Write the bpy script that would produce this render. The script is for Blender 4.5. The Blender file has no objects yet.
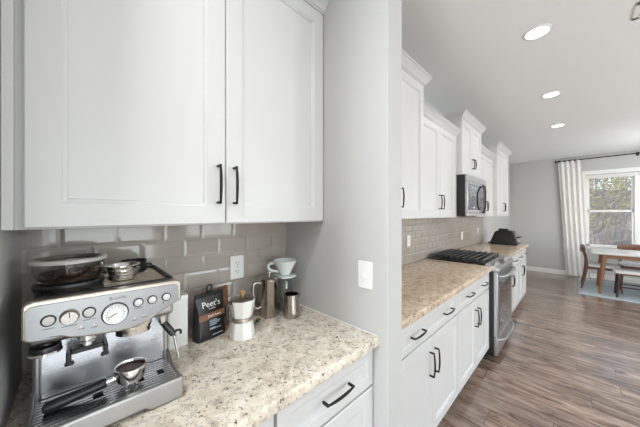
import bpy, bmesh, math, random
from mathutils import Vector, Matrix, noise
from math import pi, sin, cos, radians
random.seed(7)
SC = bpy.context.scene
COL = SC.collection

# ------------------------------------------------------------------ camera, world, exposure, big lights
cam_d = bpy.data.cameras.new('camera'); cam = bpy.data.objects.new('camera', cam_d); COL.objects.link(cam)
cam_d.sensor_width = 36.0; cam_d.sensor_fit = 'HORIZONTAL'
cam_d.lens = 250.57 / 640 * 36.0
cam_d.shift_y = (214.1 - 213.5) / 640
cam_d.clip_start = 0.02; cam_d.clip_end = 300
cam.location = (1.224, 0.0, 1.424)
cam.rotation_euler = (pi / 2, 0, 0.799)
SC.camera = cam

SC.view_settings.view_transform = 'Standard'
SC.view_settings.look = 'None'
SC.view_settings.gamma = 1.0
SC.view_settings.use_curve_mapping = False
SC.view_settings.exposure = 0.19
SC.cycles.use_denoising = True
SC.cycles.max_bounces = 10
SC.cycles.diffuse_bounces = 6
SC.cycles.sample_clamp_indirect = 6.0
SC.cycles.caustics_reflective = False
SC.cycles.caustics_refractive = False

W = bpy.data.worlds.new('world'); SC.world = W; W.use_nodes = True
wn = W.node_tree.nodes; wl = W.node_tree.links; wn.clear()
sky = wn.new('ShaderNodeTexSky'); sky.sky_type = 'NISHITA'
sky.sun_disc = False; sky.sun_elevation = radians(32); sky.sun_rotation = radians(150)
bg = wn.new('ShaderNodeBackground'); bg.inputs['Strength'].default_value = 0.36
wo = wn.new('ShaderNodeOutputWorld')
wl.new(sky.outputs[0], bg.inputs['Color']); wl.new(bg.outputs[0], wo.inputs['Surface'])

sun_d = bpy.data.lights.new('sun', 'SUN'); sun_d.energy = 2.5; sun_d.angle = radians(1.5); sun_d.color = (1, .95, .88)
sun = bpy.data.objects.new('sun', sun_d); COL.objects.link(sun)
sun.rotation_euler = (radians(52), 0, radians(-28))        # comes over the house onto the trees

FILL_W = 62.0
def area(name, loc, rot, sx, sy, power, color=(1, 1, 1)):
    d = bpy.data.lights.new(name, 'AREA'); d.shape = 'RECTANGLE'; d.size = sx; d.size_y = sy
    d.energy = power; d.color = color
    o = bpy.data.objects.new(name, d); COL.objects.link(o); o.location = loc; o.rotation_euler = rot
    return o
# added fill lamps outside invented, unseen windows and patio doors
area('side_fill_light', (6.1, 2.9, 1.55), (0, radians(90), 0), 1.5, 1.7, FILL_W * .6, (.86, .93, 1))
area('side_fill_light', (6.1, 5.6, 1.55), (0, radians(90), 0), 1.5, 1.7, FILL_W * .6, (.86, .93, 1))
area('patio_door_daylight', (6.1, -.4, 1.2), (0, radians(90), 0), 2.1, 3.6, FILL_W * 1.8, (.88, .94, 1))
area('back_fill_light', (.85, -3.1, 1.45), (radians(-90), 0, pi), 1.4, 1.7, FILL_W * 2.6, (.9, .95, 1))

# ------------------------------------------------------------------ materials
def new_mat(name):
    m = bpy.data.materials.new(name); m.use_nodes = True
    return m, m.node_tree.nodes, m.node_tree.links, m.node_tree.nodes['Principled BSDF']

def mat(name, col, rough=.5, metal=0., spec=.5, noise_amt=.03, noise_scale=30., bump=0., stretch=(1, 1, 1), coat=0., trans=0., ior=1.5, alpha=1.):
    m, n, l, b = new_mat(name)
    b.inputs['Roughness'].default_value = rough
    b.inputs['Metallic'].default_value = metal
    b.inputs['Specular IOR Level'].default_value = spec
    b.inputs['Coat Weight'].default_value = coat
    b.inputs['Transmission Weight'].default_value = trans
    b.inputs['IOR'].default_value = ior
    tc = n.new('ShaderNodeTexCoord'); mp = n.new('ShaderNodeMapping'); mp.inputs['Scale'].default_value = stretch
    nz = n.new('ShaderNodeTexNoise'); nz.inputs['Scale'].default_value = noise_scale; nz.inputs['Detail'].default_value = 4
    l.new(tc.outputs['Object'], mp.inputs[0]); l.new(mp.outputs[0], nz.inputs['Vector'])
    mx = n.new('ShaderNodeMix'); mx.data_type = 'RGBA'
    lo = [max(0, c * (1 - noise_amt)) for c in col]; hi = [min(1, c * (1 + noise_amt)) for c in col]
    mx.inputs['A'].default_value = (*lo, 1); mx.inputs['B'].default_value = (*hi, 1)
    l.new(nz.outputs['Fac'], mx.inputs['Factor']); l.new(mx.outputs['Result'], b.inputs['Base Color'])
    if bump:
        bp = n.new('ShaderNodeBump'); bp.inputs['Strength'].default_value = bump; bp.inputs['Distance'].default_value = .002
        l.new(nz.outputs['Fac'], bp.inputs['Height']); l.new(bp.outputs[0], b.inputs['Normal'])
    return m

M = {}
M['wall'] = mat('wall_paint', (.53, .53, .525), .75, noise_amt=.015, noise_scale=60, bump=.08, spec=.3)
M['ceil'] = mat('ceiling_paint', (.885, .90, .90), .9, noise_amt=.02, noise_scale=140, bump=.25, spec=.2)
M['trim'] = mat('trim_paint', (.82, .82, .80), .45, noise_amt=.01)
M['cab'] = mat('cabinet_paint', (.63, .63, .63), .38, noise_amt=.012, noise_scale=12, spec=.45)
M['black_metal'] = mat('black_bronze_metal', (.018, .016, .015), .38, .6, noise_amt=.2)
M['black_plastic'] = mat('black_plastic', (.012, .012, .013), .32, noise_amt=.2)
M['rubber'] = mat('dark_rubber', (.02, .02, .02), .8)
M['iron'] = mat('cast_iron', (.045, .047, .052), .30, .3, noise_amt=.3, noise_scale=120, bump=.2)
M['white_plastic'] = mat('white_plastic', (.84, .84, .82), .35, noise_amt=.01)
M['white_ceramic'] = mat('white_ceramic', (.80, .85, .84), .15, noise_amt=.01, coat=.4)
M['white_enamel'] = mat('white_enamel', (.78, .775, .75), .28, noise_amt=.03, coat=.3)
M['chrome'] = mat('polished_chrome', (.78, .77, .75), .10, 1.0, noise_amt=.03)
M['pewter'] = mat('polished_steel', (.44, .395, .355), .18, 1.0, noise_amt=.05)
def brushed(name, col, rough, stretch):
    m = mat(name, col, rough, 1.0, noise_amt=.05, noise_scale=14, stretch=stretch)
    n = m.node_tree.nodes; l = m.node_tree.links; b = n['Principled BSDF']
    nz = [x for x in n if x.type == 'TEX_NOISE'][0]
    mr = n.new('ShaderNodeMapRange'); mr.inputs['To Min'].default_value = rough * .88; mr.inputs['To Max'].default_value = rough * 1.14
    l.new(nz.outputs['Fac'], mr.inputs['Value']); l.new(mr.outputs[0], b.inputs['Roughness'])
    return m
M['steel'] = brushed('brushed_steel', (.42, .41, .405), .34, (4, .3, 12))
M['steel_panel'] = brushed('brushed_panel_steel', (.30, .295, .295), .34, (4, .3, 12))
M['steel_warm'] = brushed('champagne_steel', (.55, .49, .42), .30, (30, 1, 30))
M['steel_plate'] = brushed('mirror_steel_plate', (.60, .60, .62), .27, (.6, .2, 2))
M['steel_range'] = mat('range_steel', (.52, .52, .53), .30, 1.0, noise_amt=.03, noise_scale=3)
M['button'] = mat('button_face', (.66, .65, .63), .3)
M['wood_knob'] = mat('beech_wood', (.46, .27, .13), .45, noise_amt=.25, noise_scale=25, stretch=(1, 1, 8))
M['walnut'] = mat('walnut_wood', (.13, .052, .026), .42, noise_amt=.35, noise_scale=18, stretch=(6, 6, .8))
M['oak'] = mat('warm_oak_wood', (.25, .115, .055), .42, noise_amt=.3, noise_scale=18, stretch=(6, 6, .8))
M['dark_wood'] = mat('ebonised_wood', (.035, .02, .016), .4, noise_amt=.3, noise_scale=18, stretch=(6, 6, .8))
M['table_top'] = mat('white_table_laminate', (.78, .78, .77), .16, noise_amt=.02, spec=.6)
M['seat_cloth'] = mat('off_white_upholstery', (.74, .73, .72), .8, noise_amt=.06, noise_scale=200, bump=.2)
M['curtain'] = mat('linen_curtain', (.82, .81, .79), .9, noise_amt=.05, noise_scale=160, bump=.2, spec=.2)
M['bag_black'] = mat('matte_black_foil', (.012, .011, .011), .36, noise_amt=.3, noise_scale=40, bump=.5)
M['bag_brown'] = mat('brown_foil', (.19, .075, .03), .42, noise_amt=.3, noise_scale=40, bump=.5)
M['band_brown'] = mat('copper_brown_label', (.22, .105, .055), .45, noise_amt=.08)
M['print_white'] = mat('white_ink', (.82, .82, .80), .6)
M['print_grey'] = mat('grey_ink', (.10, .10, .10), .6)
M['print_blue'] = mat('pale_blue_ink', (.42, .52, .62), .6)
M['beans'] = mat('roasted_beans', (.035, .014, .007), .35, noise_amt=.4)
M['leaf'] = mat('leaf_green', (.05, .11, .025), .5, noise_amt=.3)
M['caulk'] = mat('white_caulk', (.80, .79, .76), .5)
M['dark_gap'] = mat('shadow_black', (.006, .006, .006), .9)
M['bark'] = mat('grey_bark', (.34, .29, .28), .9, noise_amt=.4, noise_scale=8)
M['bark_pale'] = mat('pale_bark', (.52, .47, .46), .9, noise_amt=.3, noise_scale=8)
M['evergreen'] = mat('yellow_green_leaves', (.36, .35, .15), .7, noise_amt=.4, noise_scale=3)
M['drygrass'] = mat('dry_grass', (.36, .31, .24), .95, noise_amt=.5, noise_scale=2)
M['hill'] = mat('winter_woodland', (.24, .21, .23), .95, noise_amt=.6, noise_scale=1.6)
M['display'] = mat('black_display_glass', (.01, .012, .016), .06, spec=.7)
M['oven_glass'] = mat('oven_glass', (.012, .016, .022), .03, spec=1.0, coat=1.0)

def emit_mat(name, col, s):
    m, n, l, b = new_mat(name)
    b.inputs['Base Color'].default_value = (*col, 1)
    b.inputs['Emission Color'].default_value = (*col, 1); b.inputs['Emission Strength'].default_value = s
    return m
M['lamp'] = emit_mat('lit_diffuser', (1, .97, .92), 6)

def pane_mat(name, tint=(1, 1, 1), refl=1.0):
    m, n, l, b = new_mat(name); n.remove(b)
    t = n.new('ShaderNodeBsdfTransparent'); t.inputs[0].default_value = (*tint, 1)
    g = n.new('ShaderNodeBsdfGlossy'); g.inputs['Roughness'].default_value = .01
    f = n.new('ShaderNodeFresnel'); ge = n.new('ShaderNodeNewGeometry'); ir = n.new('ShaderNodeMapRange')
    ir.inputs['To Min'].default_value = 1.5; ir.inputs['To Max'].default_value = 1 / 1.5      # same reflectance from both sides of a thin wall
    l.new(ge.outputs['Backfacing'], ir.inputs['Value']); l.new(ir.outputs[0], f.inputs['IOR'])
    mt = n.new('ShaderNodeMath'); mt.operation = 'MULTIPLY'; mt.inputs[1].default_value = refl
    x = n.new('ShaderNodeMixShader'); l.new(f.outputs[0], mt.inputs[0]); l.new(mt.outputs[0], x.inputs[0])
    l.new(t.outputs[0], x.inputs[1]); l.new(g.outputs[0], x.inputs[2])
    l.new(x.outputs[0], n['Material Output'].inputs['Surface'])
    return m
M['pane'] = pane_mat('window_glass', (.95, .97, .97))
M['smoked'] = pane_mat('smoked_clear_plastic', (.86, .84, .82), 1.3)
M['clear_glass'] = pane_mat('clear_glass', (.88, .90, .90), 1.6)

def granite(name='speckled_granite', tone=(1, 1, 1)):
    m, n, l, b = new_mat(name)
    b.inputs['Roughness'].default_value = .13; b.inputs['Specular IOR Level'].default_value = .55
    tc = n.new('ShaderNodeTexCoord')
    def nz(scale, det, rough=.6, dist=0):
        x = n.new('ShaderNodeTexNoise'); x.inputs['Scale'].default_value = scale; x.inputs['Detail'].default_value = det
        x.inputs['Roughness'].default_value = rough; x.inputs['Distortion'].default_value = dist
        l.new(tc.outputs['Object'], x.inputs['Vector']); return x
    def ramp(src, stops):
        r = n.new('ShaderNodeValToRGB'); e = r.color_ramp.elements
        e[0].position, e[0].color = stops[0][0], (*stops[0][1], 1); e[1].position, e[1].color = stops[-1][0], (*stops[-1][1], 1)
        for p, c in stops[1:-1]:
            k = e.new(p); k.color = (*c, 1)
        l.new(src, r.inputs[0]); return r
    def mix(f, a, c):
        x = n.new('ShaderNodeMix'); x.data_type = 'RGBA'; l.new(f, x.inputs['Factor'])
        for s, v in (('A', a), ('B', c)):
            if isinstance(v, tuple): x.inputs[s].default_value = (*v, 1)
            else: l.new(v, x.inputs[s])
        return x.outputs['Result']
    base = ramp(nz(22, 6, .65, .6).outputs['Fac'], [(.30, (.42, .35, .28)), (.45, (.64, .57, .47)), (.60, (.74, .68, .59)), (.75, (.80, .76, .69))]).outputs[0]
    g1 = ramp(nz(24, 6, .7, 1.2).outputs['Fac'], [(.52, (0, 0, 0)), (.66, (.8, .8, .8))]).outputs[0]
    c = mix(g1, base, (.36, .33, .31))
    g2 = ramp(nz(72, 5, .6, 1.0).outputs['Fac'], [(.585, (0, 0, 0)), (.645, (.95, .95, .95))]).outputs[0]
    c = mix(g2, c, (.13, .085, .06))
    g3 = ramp(nz(85, 3, .5, .8).outputs['Fac'], [(.655, (0, 0, 0)), (.685, (1, 1, 1))]).outputs[0]
    c = mix(g3, c, (.028, .024, .024))
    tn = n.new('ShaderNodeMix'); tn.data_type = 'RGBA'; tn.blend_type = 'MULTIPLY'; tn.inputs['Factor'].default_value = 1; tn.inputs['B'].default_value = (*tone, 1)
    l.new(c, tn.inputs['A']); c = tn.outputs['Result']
    l.new(c, b.inputs['Base Color'])
    return m
M['granite'] = granite(); M['granite_warm_lit'] = granite('warm_lit_granite', (.90, .785, .69))  # same stone twice; the far counter's warm light is tinted into the second

def plank_floor():
    m, n, l, b = new_mat('plank_floor')
    tc = n.new('ShaderNodeTexCoord')
    br = n.new('ShaderNodeTexBrick'); br.offset = .0; br.offset_frequency = 2
    br.inputs['Color1'].default_value = (0, 0, 0, 1); br.inputs['Color2'].default_value = (1, 1, 1, 1); br.inputs['Mortar'].default_value = (.5, .5, .5, 1)
    br.inputs['Scale'].default_value = 1; br.inputs['Mortar Size'].default_value = .0022; br.inputs['Mortar Smooth'].default_value = .2
    br.inputs['Brick Width'].default_value = 1.25; br.inputs['Row Height'].default_value = .18; br.inputs['Bias'].default_value = 0
    sx = n.new('ShaderNodeSeparateXYZ'); l.new(tc.outputs['Object'], sx.inputs[0])
    dv = n.new('ShaderNodeMath'); dv.operation = 'DIVIDE'; dv.inputs[1].default_value = .18; l.new(sx.outputs['Y'], dv.inputs[0])
    fl = n.new('ShaderNodeMath'); fl.operation = 'FLOOR'; l.new(dv.outputs[0], fl.inputs[0])
    wn_ = n.new('ShaderNodeTexWhiteNoise'); wn_.noise_dimensions = '1D'; l.new(fl.outputs[0], wn_.inputs['W'])
    ma = n.new('ShaderNodeMath'); ma.operation = 'MULTIPLY_ADD'; ma.inputs[1].default_value = 1.25; l.new(wn_.outputs['Value'], ma.inputs[0]); l.new(sx.outputs['X'], ma.inputs[2])
    cb = n.new('ShaderNodeCombineXYZ'); l.new(ma.outputs[0], cb.inputs['X']); l.new(sx.outputs['Y'], cb.inputs['Y'])
    l.new(cb.outputs[0], br.inputs['Vector'])
    # per plank offset for the grain
    sc = n.new('ShaderNodeVectorMath'); sc.operation = 'MULTIPLY_ADD'; sc.inputs[1].default_value = (7, 13, 5)
    l.new(br.outputs['Color'], sc.inputs[0]); l.new(tc.outputs['Object'], sc.inputs[2])
    mp = n.new('ShaderNodeMapping'); mp.inputs['Scale'].default_value = (1.9, 11, 1); l.new(sc.outputs[0], mp.inputs[0])
    g = n.new('ShaderNodeTexNoise'); g.inputs['Scale'].default_value = 2.0; g.inputs['Detail'].default_value = 8; g.inputs['Roughness'].default_value = .72; g.inputs['Distortion'].default_value = .5
    l.new(mp.outputs[0], g.inputs['Vector'])
    r = n.new('ShaderNodeValToRGB'); e = r.color_ramp.elements
    e[0].position, e[0].color = .30, (.035, .020, .015, 1); e[1].position, e[1].color = .70, (.47, .37, .305, 1)
    k = e.new(.40); k.color = (.14, .083, .060, 1); k = e.new(.50); k.color = (.28, .188, .140, 1)
    l.new(g.outputs['Fac'], r.inputs[0])
    hs = n.new('ShaderNodeHueSaturation'); mr = n.new('ShaderNodeMapRange'); mr.inputs['To Min'].default_value = .68; mr.inputs['To Max'].default_value = 1.08
    l.new(br.outputs['Color'], mr.inputs['Value']); l.new(mr.outputs[0], hs.inputs['Value']); l.new(r.outputs[0], hs.inputs['Color'])
    mx = n.new('ShaderNodeMix'); mx.data_type = 'RGBA'; mx.inputs['B'].default_value = (.05, .035, .028, 1)
    l.new(br.outputs['Fac'], mx.inputs['Factor']); l.new(hs.outputs[0], mx.inputs['A'])
    l.new(mx.outputs['Result'], b.inputs['Base Color'])
    rr = n.new('ShaderNodeMapRange'); rr.inputs['To Min'].default_value = .30; rr.inputs['To Max'].default_value = .17
    l.new(g.outputs['Fac'], rr.inputs['Value']); l.new(rr.outputs[0], b.inputs['Roughness'])
    b.inputs['Specular IOR Level'].default_value = .8; b.inputs['Coat Weight'].default_value = .5; b.inputs['Coat Roughness'].default_value = .16
    bp = n.new('ShaderNodeBump'); bp.inputs['Strength'].default_value = .12; bp.inputs['Distance'].default_value = .002
    l.new(g.outputs['Fac'], bp.inputs['Height']); l.new(bp.outputs[0], b.inputs['Normal'])
    return m
M['floor'] = plank_floor()

def tile_mat():
    m = mat('taupe_glazed_tile', (.42, .375, .335), .10, noise_amt=.10, noise_scale=5, spec=.5, coat=.2, ior=1.5)
    m.node_tree.nodes['Principled BSDF'].inputs['Coat IOR'].default_value = 1.7
    return m
M['tile'] = tile_mat()
M['grout'] = mat('grey_grout', (.46, .43, .40), .9)
def rug_mat():
    m = mat('pale_blue_rug', (.48, .55, .585), .95, noise_amt=.28, noise_scale=9, bump=.4, spec=.1)
    return m
M['rug'] = rug_mat()

# ------------------------------------------------------------------ mesh helpers
class MB:
    """collects shapes in one bmesh"""
    def __init__(s): s.bm = bmesh.new()
    def box(s, x0, x1, y0, y1, z0, z1):
        v = [s.bm.verts.new(p) for p in ((x0, y0, z0), (x1, y0, z0), (x1, y1, z0), (x0, y1, z0), (x0, y0, z1), (x1, y0, z1), (x1, y1, z1), (x0, y1, z1))]
        for f in ((3, 2, 1, 0), (4, 5, 6, 7), (0, 1, 5, 4), (1, 2, 6, 5), (2, 3, 7, 6), (3, 0, 4, 7)): s.bm.faces.new([v[i] for i in f])
        return s
    def rings(s, rings, cap0=True, cap1=True, closed=True):
        vs = [[s.bm.verts.new(p) for p in r] for r in rings]
        n = len(vs[0])
        for a, b in zip(vs, vs[1:]):
            for i in range(n if closed else n - 1):
                j = (i + 1) % n
                s.bm.faces.new((a[i], a[j], b[j], b[i]))
        if cap0 and closed: s.bm.faces.new(list(reversed(vs[0])))
        if cap1 and closed: s.bm.faces.new(vs[-1])
        return s
    def lathe(s, prof, c=(0, 0, 0), seg=32, axis='Z', cap0=True, cap1=True, sx=1, sy=1, mtx=None):
        R = []
        for r, z in prof:
            ring = []
            for i in range(seg):
                a = 2 * pi * i / seg
                p = Vector((r * cos(a) * sx, r * sin(a) * sy, z))
                if axis == 'X': p = Vector((p.z, p.x, p.y))
                elif axis == 'Y': p = Vector((p.y, p.z, p.x))
                if mtx is not None: p = mtx @ p
                ring.append(p + Vector(c))
            R.append(ring)
        return s.rings(R, cap0, cap1)
    def tube(s, pts, r, seg=10, closed=False, flat=1.0):
        pts = [Vector(p) for p in pts]; n = len(pts)
        rr = r if isinstance(r, (list, tuple)) else [r] * n
        up = None; R = []
        for i, p in enumerate(pts):
            if closed: t = (pts[(i + 1) % n] - pts[i - 1])
            else: t = (pts[min(i + 1, n - 1)] - pts[max(i - 1, 0)])
            t.normalize()
            if up is None:
                up = Vector((0, 0, 1)) if abs(t.z) < .9 else Vector((1, 0, 0))
            u = (up - t * up.dot(t)).normalized(); v = t.cross(u); up = u
            R.append([p + (u * cos(2 * pi * k / seg) * flat + v * sin(2 * pi * k / seg)) * rr[i] for k in range(seg)])
        if closed:
            R.append(R[0]); vs = [[s.bm.verts.new(q) for q in ring] for ring in R[:-1]]; vs.append(vs[0])
            for a, b in zip(vs, vs[1:]):
                for i in range(seg): s.bm.faces.new((a[i], a[(i + 1) % seg], b[(i + 1) % seg], b[i]))
            return s
        return s.rings(R)
    def prism(s, poly, axis, d0, d1):
        """poly of 2D points; axis X: (y,z), Y: (x,z), Z: (x,y)"""
        def P(p, d):
            return {'X': (d, p[0], p[1]), 'Y': (p[0], d, p[1]), 'Z': (p[0], p[1], d)}[axis]
        return s.rings([[P(p, d0) for p in poly], [P(p, d1) for p in poly]])
    def sphere(s, c, r, u=12, v=8, sz=1):
        prof = [(max(r * sin(pi * k / v), 1e-4), -r * cos(pi * k / v) * sz) for k in range(v + 1)]
        return s.lathe(prof, c, u)
    def merge(s, other, mtx=None):
        me = bpy.data.meshes.new('t'); other.bm.to_mesh(me)
        if mtx is not None: me.transform(mtx)
        s.bm.from_mesh(me); bpy.data.meshes.remove(me); return s
    def build(s, name, m, parent=None, bevel=0., seg=2, smooth=40, sub=0):
        bmesh.ops.recalc_face_normals(s.bm, faces=s.bm.faces)
        me = bpy.data.meshes.new(name); s.bm.to_mesh(me); s.bm.free()
        me.materials.append(M[m] if isinstance(m, str) else m)
        o = bpy.data.objects.new(name, me); COL.objects.link(o)
        if parent is not None: o.parent = parent
        if bevel:
            b = o.modifiers.new('bevel', 'BEVEL'); b.width = bevel; b.segments = seg; b.limit_method = 'ANGLE'; b.angle_limit = radians(35)
            b.harden_normals = False
        if sub:
            q = o.modifiers.new('sub', 'SUBSURF'); q.levels = sub; q.render_levels = sub
        if smooth:
            me.shade_smooth()
            me.set_sharp_from_angle(angle=radians(smooth))
        return o

def rehome(root):
    """children were modelled in world space: shift them so that they hang from the root's base point"""
    inv = root.matrix_basis.inverted()
    for ch in root.children:
        ch.data.transform(inv)
        def deep(o):
            for g in o.children:
                g.data.transform(inv); deep(g)
        deep(ch)

def tag(o, label, cat, group=None, kind=None):
    o['label'] = label; o['category'] = cat
    if group: o['group'] = group
    if kind: o['kind'] = kind
    return o
def thing(name, label, cat, loc=(0, 0, 0), rz=0, group=None):
    o = bpy.data.objects.new(name, None); COL.objects.link(o); o.empty_display_size = .05
    o.location = loc; o.rotation_euler = (0, 0, rz)
    return tag(o, label, cat, group)
def struct(o, label=None):
    o['kind'] = 'structure'
    if label: o['label'] = label
    return o
def rrect(x0, x1, y0, y1, r, k=5):
    P = []
    for cx, cy, a0 in ((x1 - r, y1 - r, 0), (x0 + r, y1 - r, 90), (x0 + r, y0 + r, 180), (x1 - r, y0 + r, 270)):
        for i in range(k + 1):
            a = radians(a0 + 90 * i / k); P.append((cx + r * cos(a), cy + r * sin(a)))
    return P
def text_mesh(body, size, extrude=.0006, align='CENTER'):
    c = bpy.data.curves.new('lettering', 'FONT'); c.body = body; c.size = size; c.extrude = extrude; c.align_x = align; c.align_y = 'CENTER'; c.resolution_u = 3
    o = bpy.data.objects.new('lettering', c); COL.objects.link(o)
    dg = bpy.context.evaluated_depsgraph_get(); dg.update()
    me = bpy.data.meshes.new_from_object(o.evaluated_get(dg))
    bpy.data.objects.remove(o); bpy.data.curves.remove(c)
    return me
def lettering(name, body, size, mtx, m, parent, extrude=.0006):
    me = text_mesh(body, size, extrude); me.transform(mtx); me.materials.clear(); me.materials.append(M[m])
    o = bpy.data.objects.new(name, me); COL.objects.link(o); o.parent = parent
    return o
def facing_x(loc, rz=0.):
    """matrix that stands XY lettering up so that it faces +X (then turned by rz about Z)"""
    return Matrix.Translation(loc) @ Matrix.Rotation(rz, 4, 'Z') @ Matrix(((0, 0, 1, 0), (1, 0, 0, 0), (0, 1, 0, 0), (0, 0, 0, 1)))

# ------------------------------------------------------------------ room shell
H = 2.74; YF = 8.22; XR = 6.0; YB = -3.0
YN0, YN1, YP2 = -.122, .904, 1.023        # coffee nook side walls
struct(MB().box(-.12, XR + .15, YB - .15, YF + .15, -.12, 0).build('floor', 'floor', smooth=0), 'brown wood plank floor')
struct(MB().box(-.12, XR + .15, YB - .15, YF + .15, H, H + .12).build('ceiling', 'ceil', smooth=0), 'flat white ceiling')
struct(MB().box(-.12, 0, YB - .15, YF + .15, 0, H).build('wall_left', 'wall', smooth=0), 'grey painted wall behind the cabinets')
struct(MB().box(0, .688, YN1, YP2, 0, H).build('wall_partition', 'wall', smooth=0, bevel=.004), 'grey partition wall between coffee nook and kitchen')
struct(MB().box(0, .688, YN0 - .119, YN0, 0, H).build('wall_nook', 'wall', smooth=0, bevel=.004), 'grey wall at the left end of the coffee counter')
def wall_with_holes(name, axis, a0, a1, d0, d1, holes, label):
    mb = MB()
    def b(p0, p1, z0, z1):
        if axis == 'X': mb.box(p0, p1, d0, d1, z0, z1)
        else: mb.box(d0, d1, p0, p1, z0, z1)
    cur = a0
    for h0, h1, z0, z1 in holes:
        b(cur, h0, 0, H); b(h0, h1, 0, z0); b(h0, h1, z1, H); cur = h1
    b(cur, a1, 0, H)
    return struct(mb.build(name, 'wall', smooth=0), label)
WX0, WX1, WZ0, WZ1 = 1.345, 2.815, .70, 2.285
wall_with_holes('wall_far', 'X', 0, XR, YF, YF + .15, [(WX0, WX1, WZ0, WZ1)], 'grey wall with the dining window')
wall_with_holes('wall_right', 'Y', YB, YF, XR, XR + .15, [(-2.2, 1.4, .03, 2.25), (2.05, 3.75, .8, 2.3), (4.75, 6.45, .8, 2.3)], 'grey wall beyond the right edge')
wall_with_holes('wall_back', 'X', 0, XR, YB - .15, YB, [(.15, 1.55, .6, 2.3)], 'grey wall behind the camera')
# baseboards
def baseboard(name, x0, x1, y0, y1):
    mb = MB().box(x0, x1, y0, y1, 0, .085)
    if x1 - x0 > y1 - y0: mb.box(x0, x1, y0 + (y1 - y0) * .35, y1, .085, .105)
    else: mb.box(x0, x0 + (x1 - x0) * .65, y0, y1, .085, .105)
    return struct(mb.build(name, 'trim', bevel=.003), 'white baseboard')
baseboard('baseboard_far', 0.016, XR, YF - .015, YF)
baseboard('baseboard_left', 0, .015, 5.47, YF)

# invented windows out of view, framing the added fill lamps
def added_window(name, axis, a0, a1, d, z0, z1, label):
    r = bpy.data.objects.new(name, None); COL.objects.link(r); struct(r, label)
    def bx(mb, p0, p1, q0, q1, za, zb):
        return mb.box(p0, p1, q0, q1, za, zb) if axis == 'X' else mb.box(q0, q1, p0, p1, za, zb)
    fr = MB()
    for p0, p1, za, zb in ((a0, a0 + .05, z0, z1), (a1 - .05, a1, z0, z1), (a0, a1, z0, z0 + .05), (a0, a1, z1 - .05, z1),
                           ((a0 + a1) / 2 - .03, (a0 + a1) / 2 + .03, z0, z1), (a0, a1, (z0 + z1) / 2 - .025, (z0 + z1) / 2 + .025)):
        bx(fr, p0, p1, d - .03, d + .03, za, zb)
    fr.build('window_frame', 'trim', r, smooth=0)
    bx(MB(), a0 + .04, a1 - .04, d - .004, d + .004, z0 + .04, z1 - .04).build('pane', 'pane', r, smooth=0)
added_window('added_window_2', 'Y', 2.05, 3.75, XR + .05, .8, 2.3, 'added unseen double window for fill light in the right wall')
added_window('added_window_3', 'Y', 4.75, 6.45, XR + .05, .8, 2.3, 'added unseen double window for fill light further along the right wall')
added_window('added_window_5', 'Y', -2.2, 1.4, XR + .05, .03, 2.25, 'added unseen patio doors for fill light in the right wall')
added_window('added_window_4', 'X', .15, 1.55, YB - .05, .6, 2.3, 'added unseen double window for fill light in the back wall')

# ------------------------------------------------------------------ dining window
w1 = bpy.data.objects.new('window_1', None); COL.objects.link(w1); struct(w1, 'white double sash window over the dining table')
mb = MB()                                            # casing on the wall
mb.box(WX0 - .06, WX0 + .004, YF - .018, YF, WZ0 - .02, WZ1 + .02)
mb.box(WX1 - .004, WX1 + .06, YF - .018, YF, WZ0 - .02, WZ1 + .02)
mb.box(WX0 - .07, WX1 + .07, YF - .024, YF, WZ1 + .02, WZ1 + .10)
mb.build('casing', 'trim', w1, bevel=.003)
MB().box(WX0 - .08, WX1 + .08, YF - .06, YF + .05, WZ0 - .045, WZ0 - .02).build('sill', 'trim', w1, bevel=.004)
MB().box(WX0, WX1, YF + .03, YF + .12, WZ0 - .02, WZ0 + .015).box(WX0, WX0 + .03, YF + .03, YF + .12, WZ0, WZ1).box(WX1 - .03, WX1, YF + .03, YF + .12, WZ0, WZ1).box(WX0, WX1, YF + .03, YF + .12, WZ1 - .03, WZ1).box(2.045, 2.115, YF + .02, YF + .12, WZ0, WZ1).build('frame', 'trim', w1, bevel=.002)
for x0, x1 in ((WX0 + .03, 2.045), (2.115, WX1 - .03)):
    for z0, z1, yo in ((WZ0 + .015, 1.505, .05), (1.475, WZ1 - .03, .085)):
        sb = MB(); y0, y1 = YF + yo, YF + yo + .03
        sb.box(x0, x0 + .035, y0, y1, z0, z1).box(x1 - .035, x1, y0, y1, z0, z1).box(x0, x1, y0, y1, z0, z0 + .04).box(x0, x1, y0, y1, z1 - .035, z1)
        s_ = sb.build('sash', 'trim', w1, bevel=.002)
        MB().box(x0 + .03, x1 - .03, y0 + .012, y0 + .018, z0 + .03, z1 - .03).build('pane', 'pane', s_, smooth=0)
    MB().box((x0 + x1) / 2 - .03, (x0 + x1) / 2 + .03, YF + .042, YF + .062, 1.505, 1.52).build('sash_latch', 'white_plastic', w1)
    bl = MB().box(x0 - .02, x1 + .02, YF - .012 + .016, YF + .03, WZ1 - .075, WZ1)
    bl.build('rolled_blind', 'seat_cloth', w1, bevel=.006)
for o in list(w1.children): pass

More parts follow.
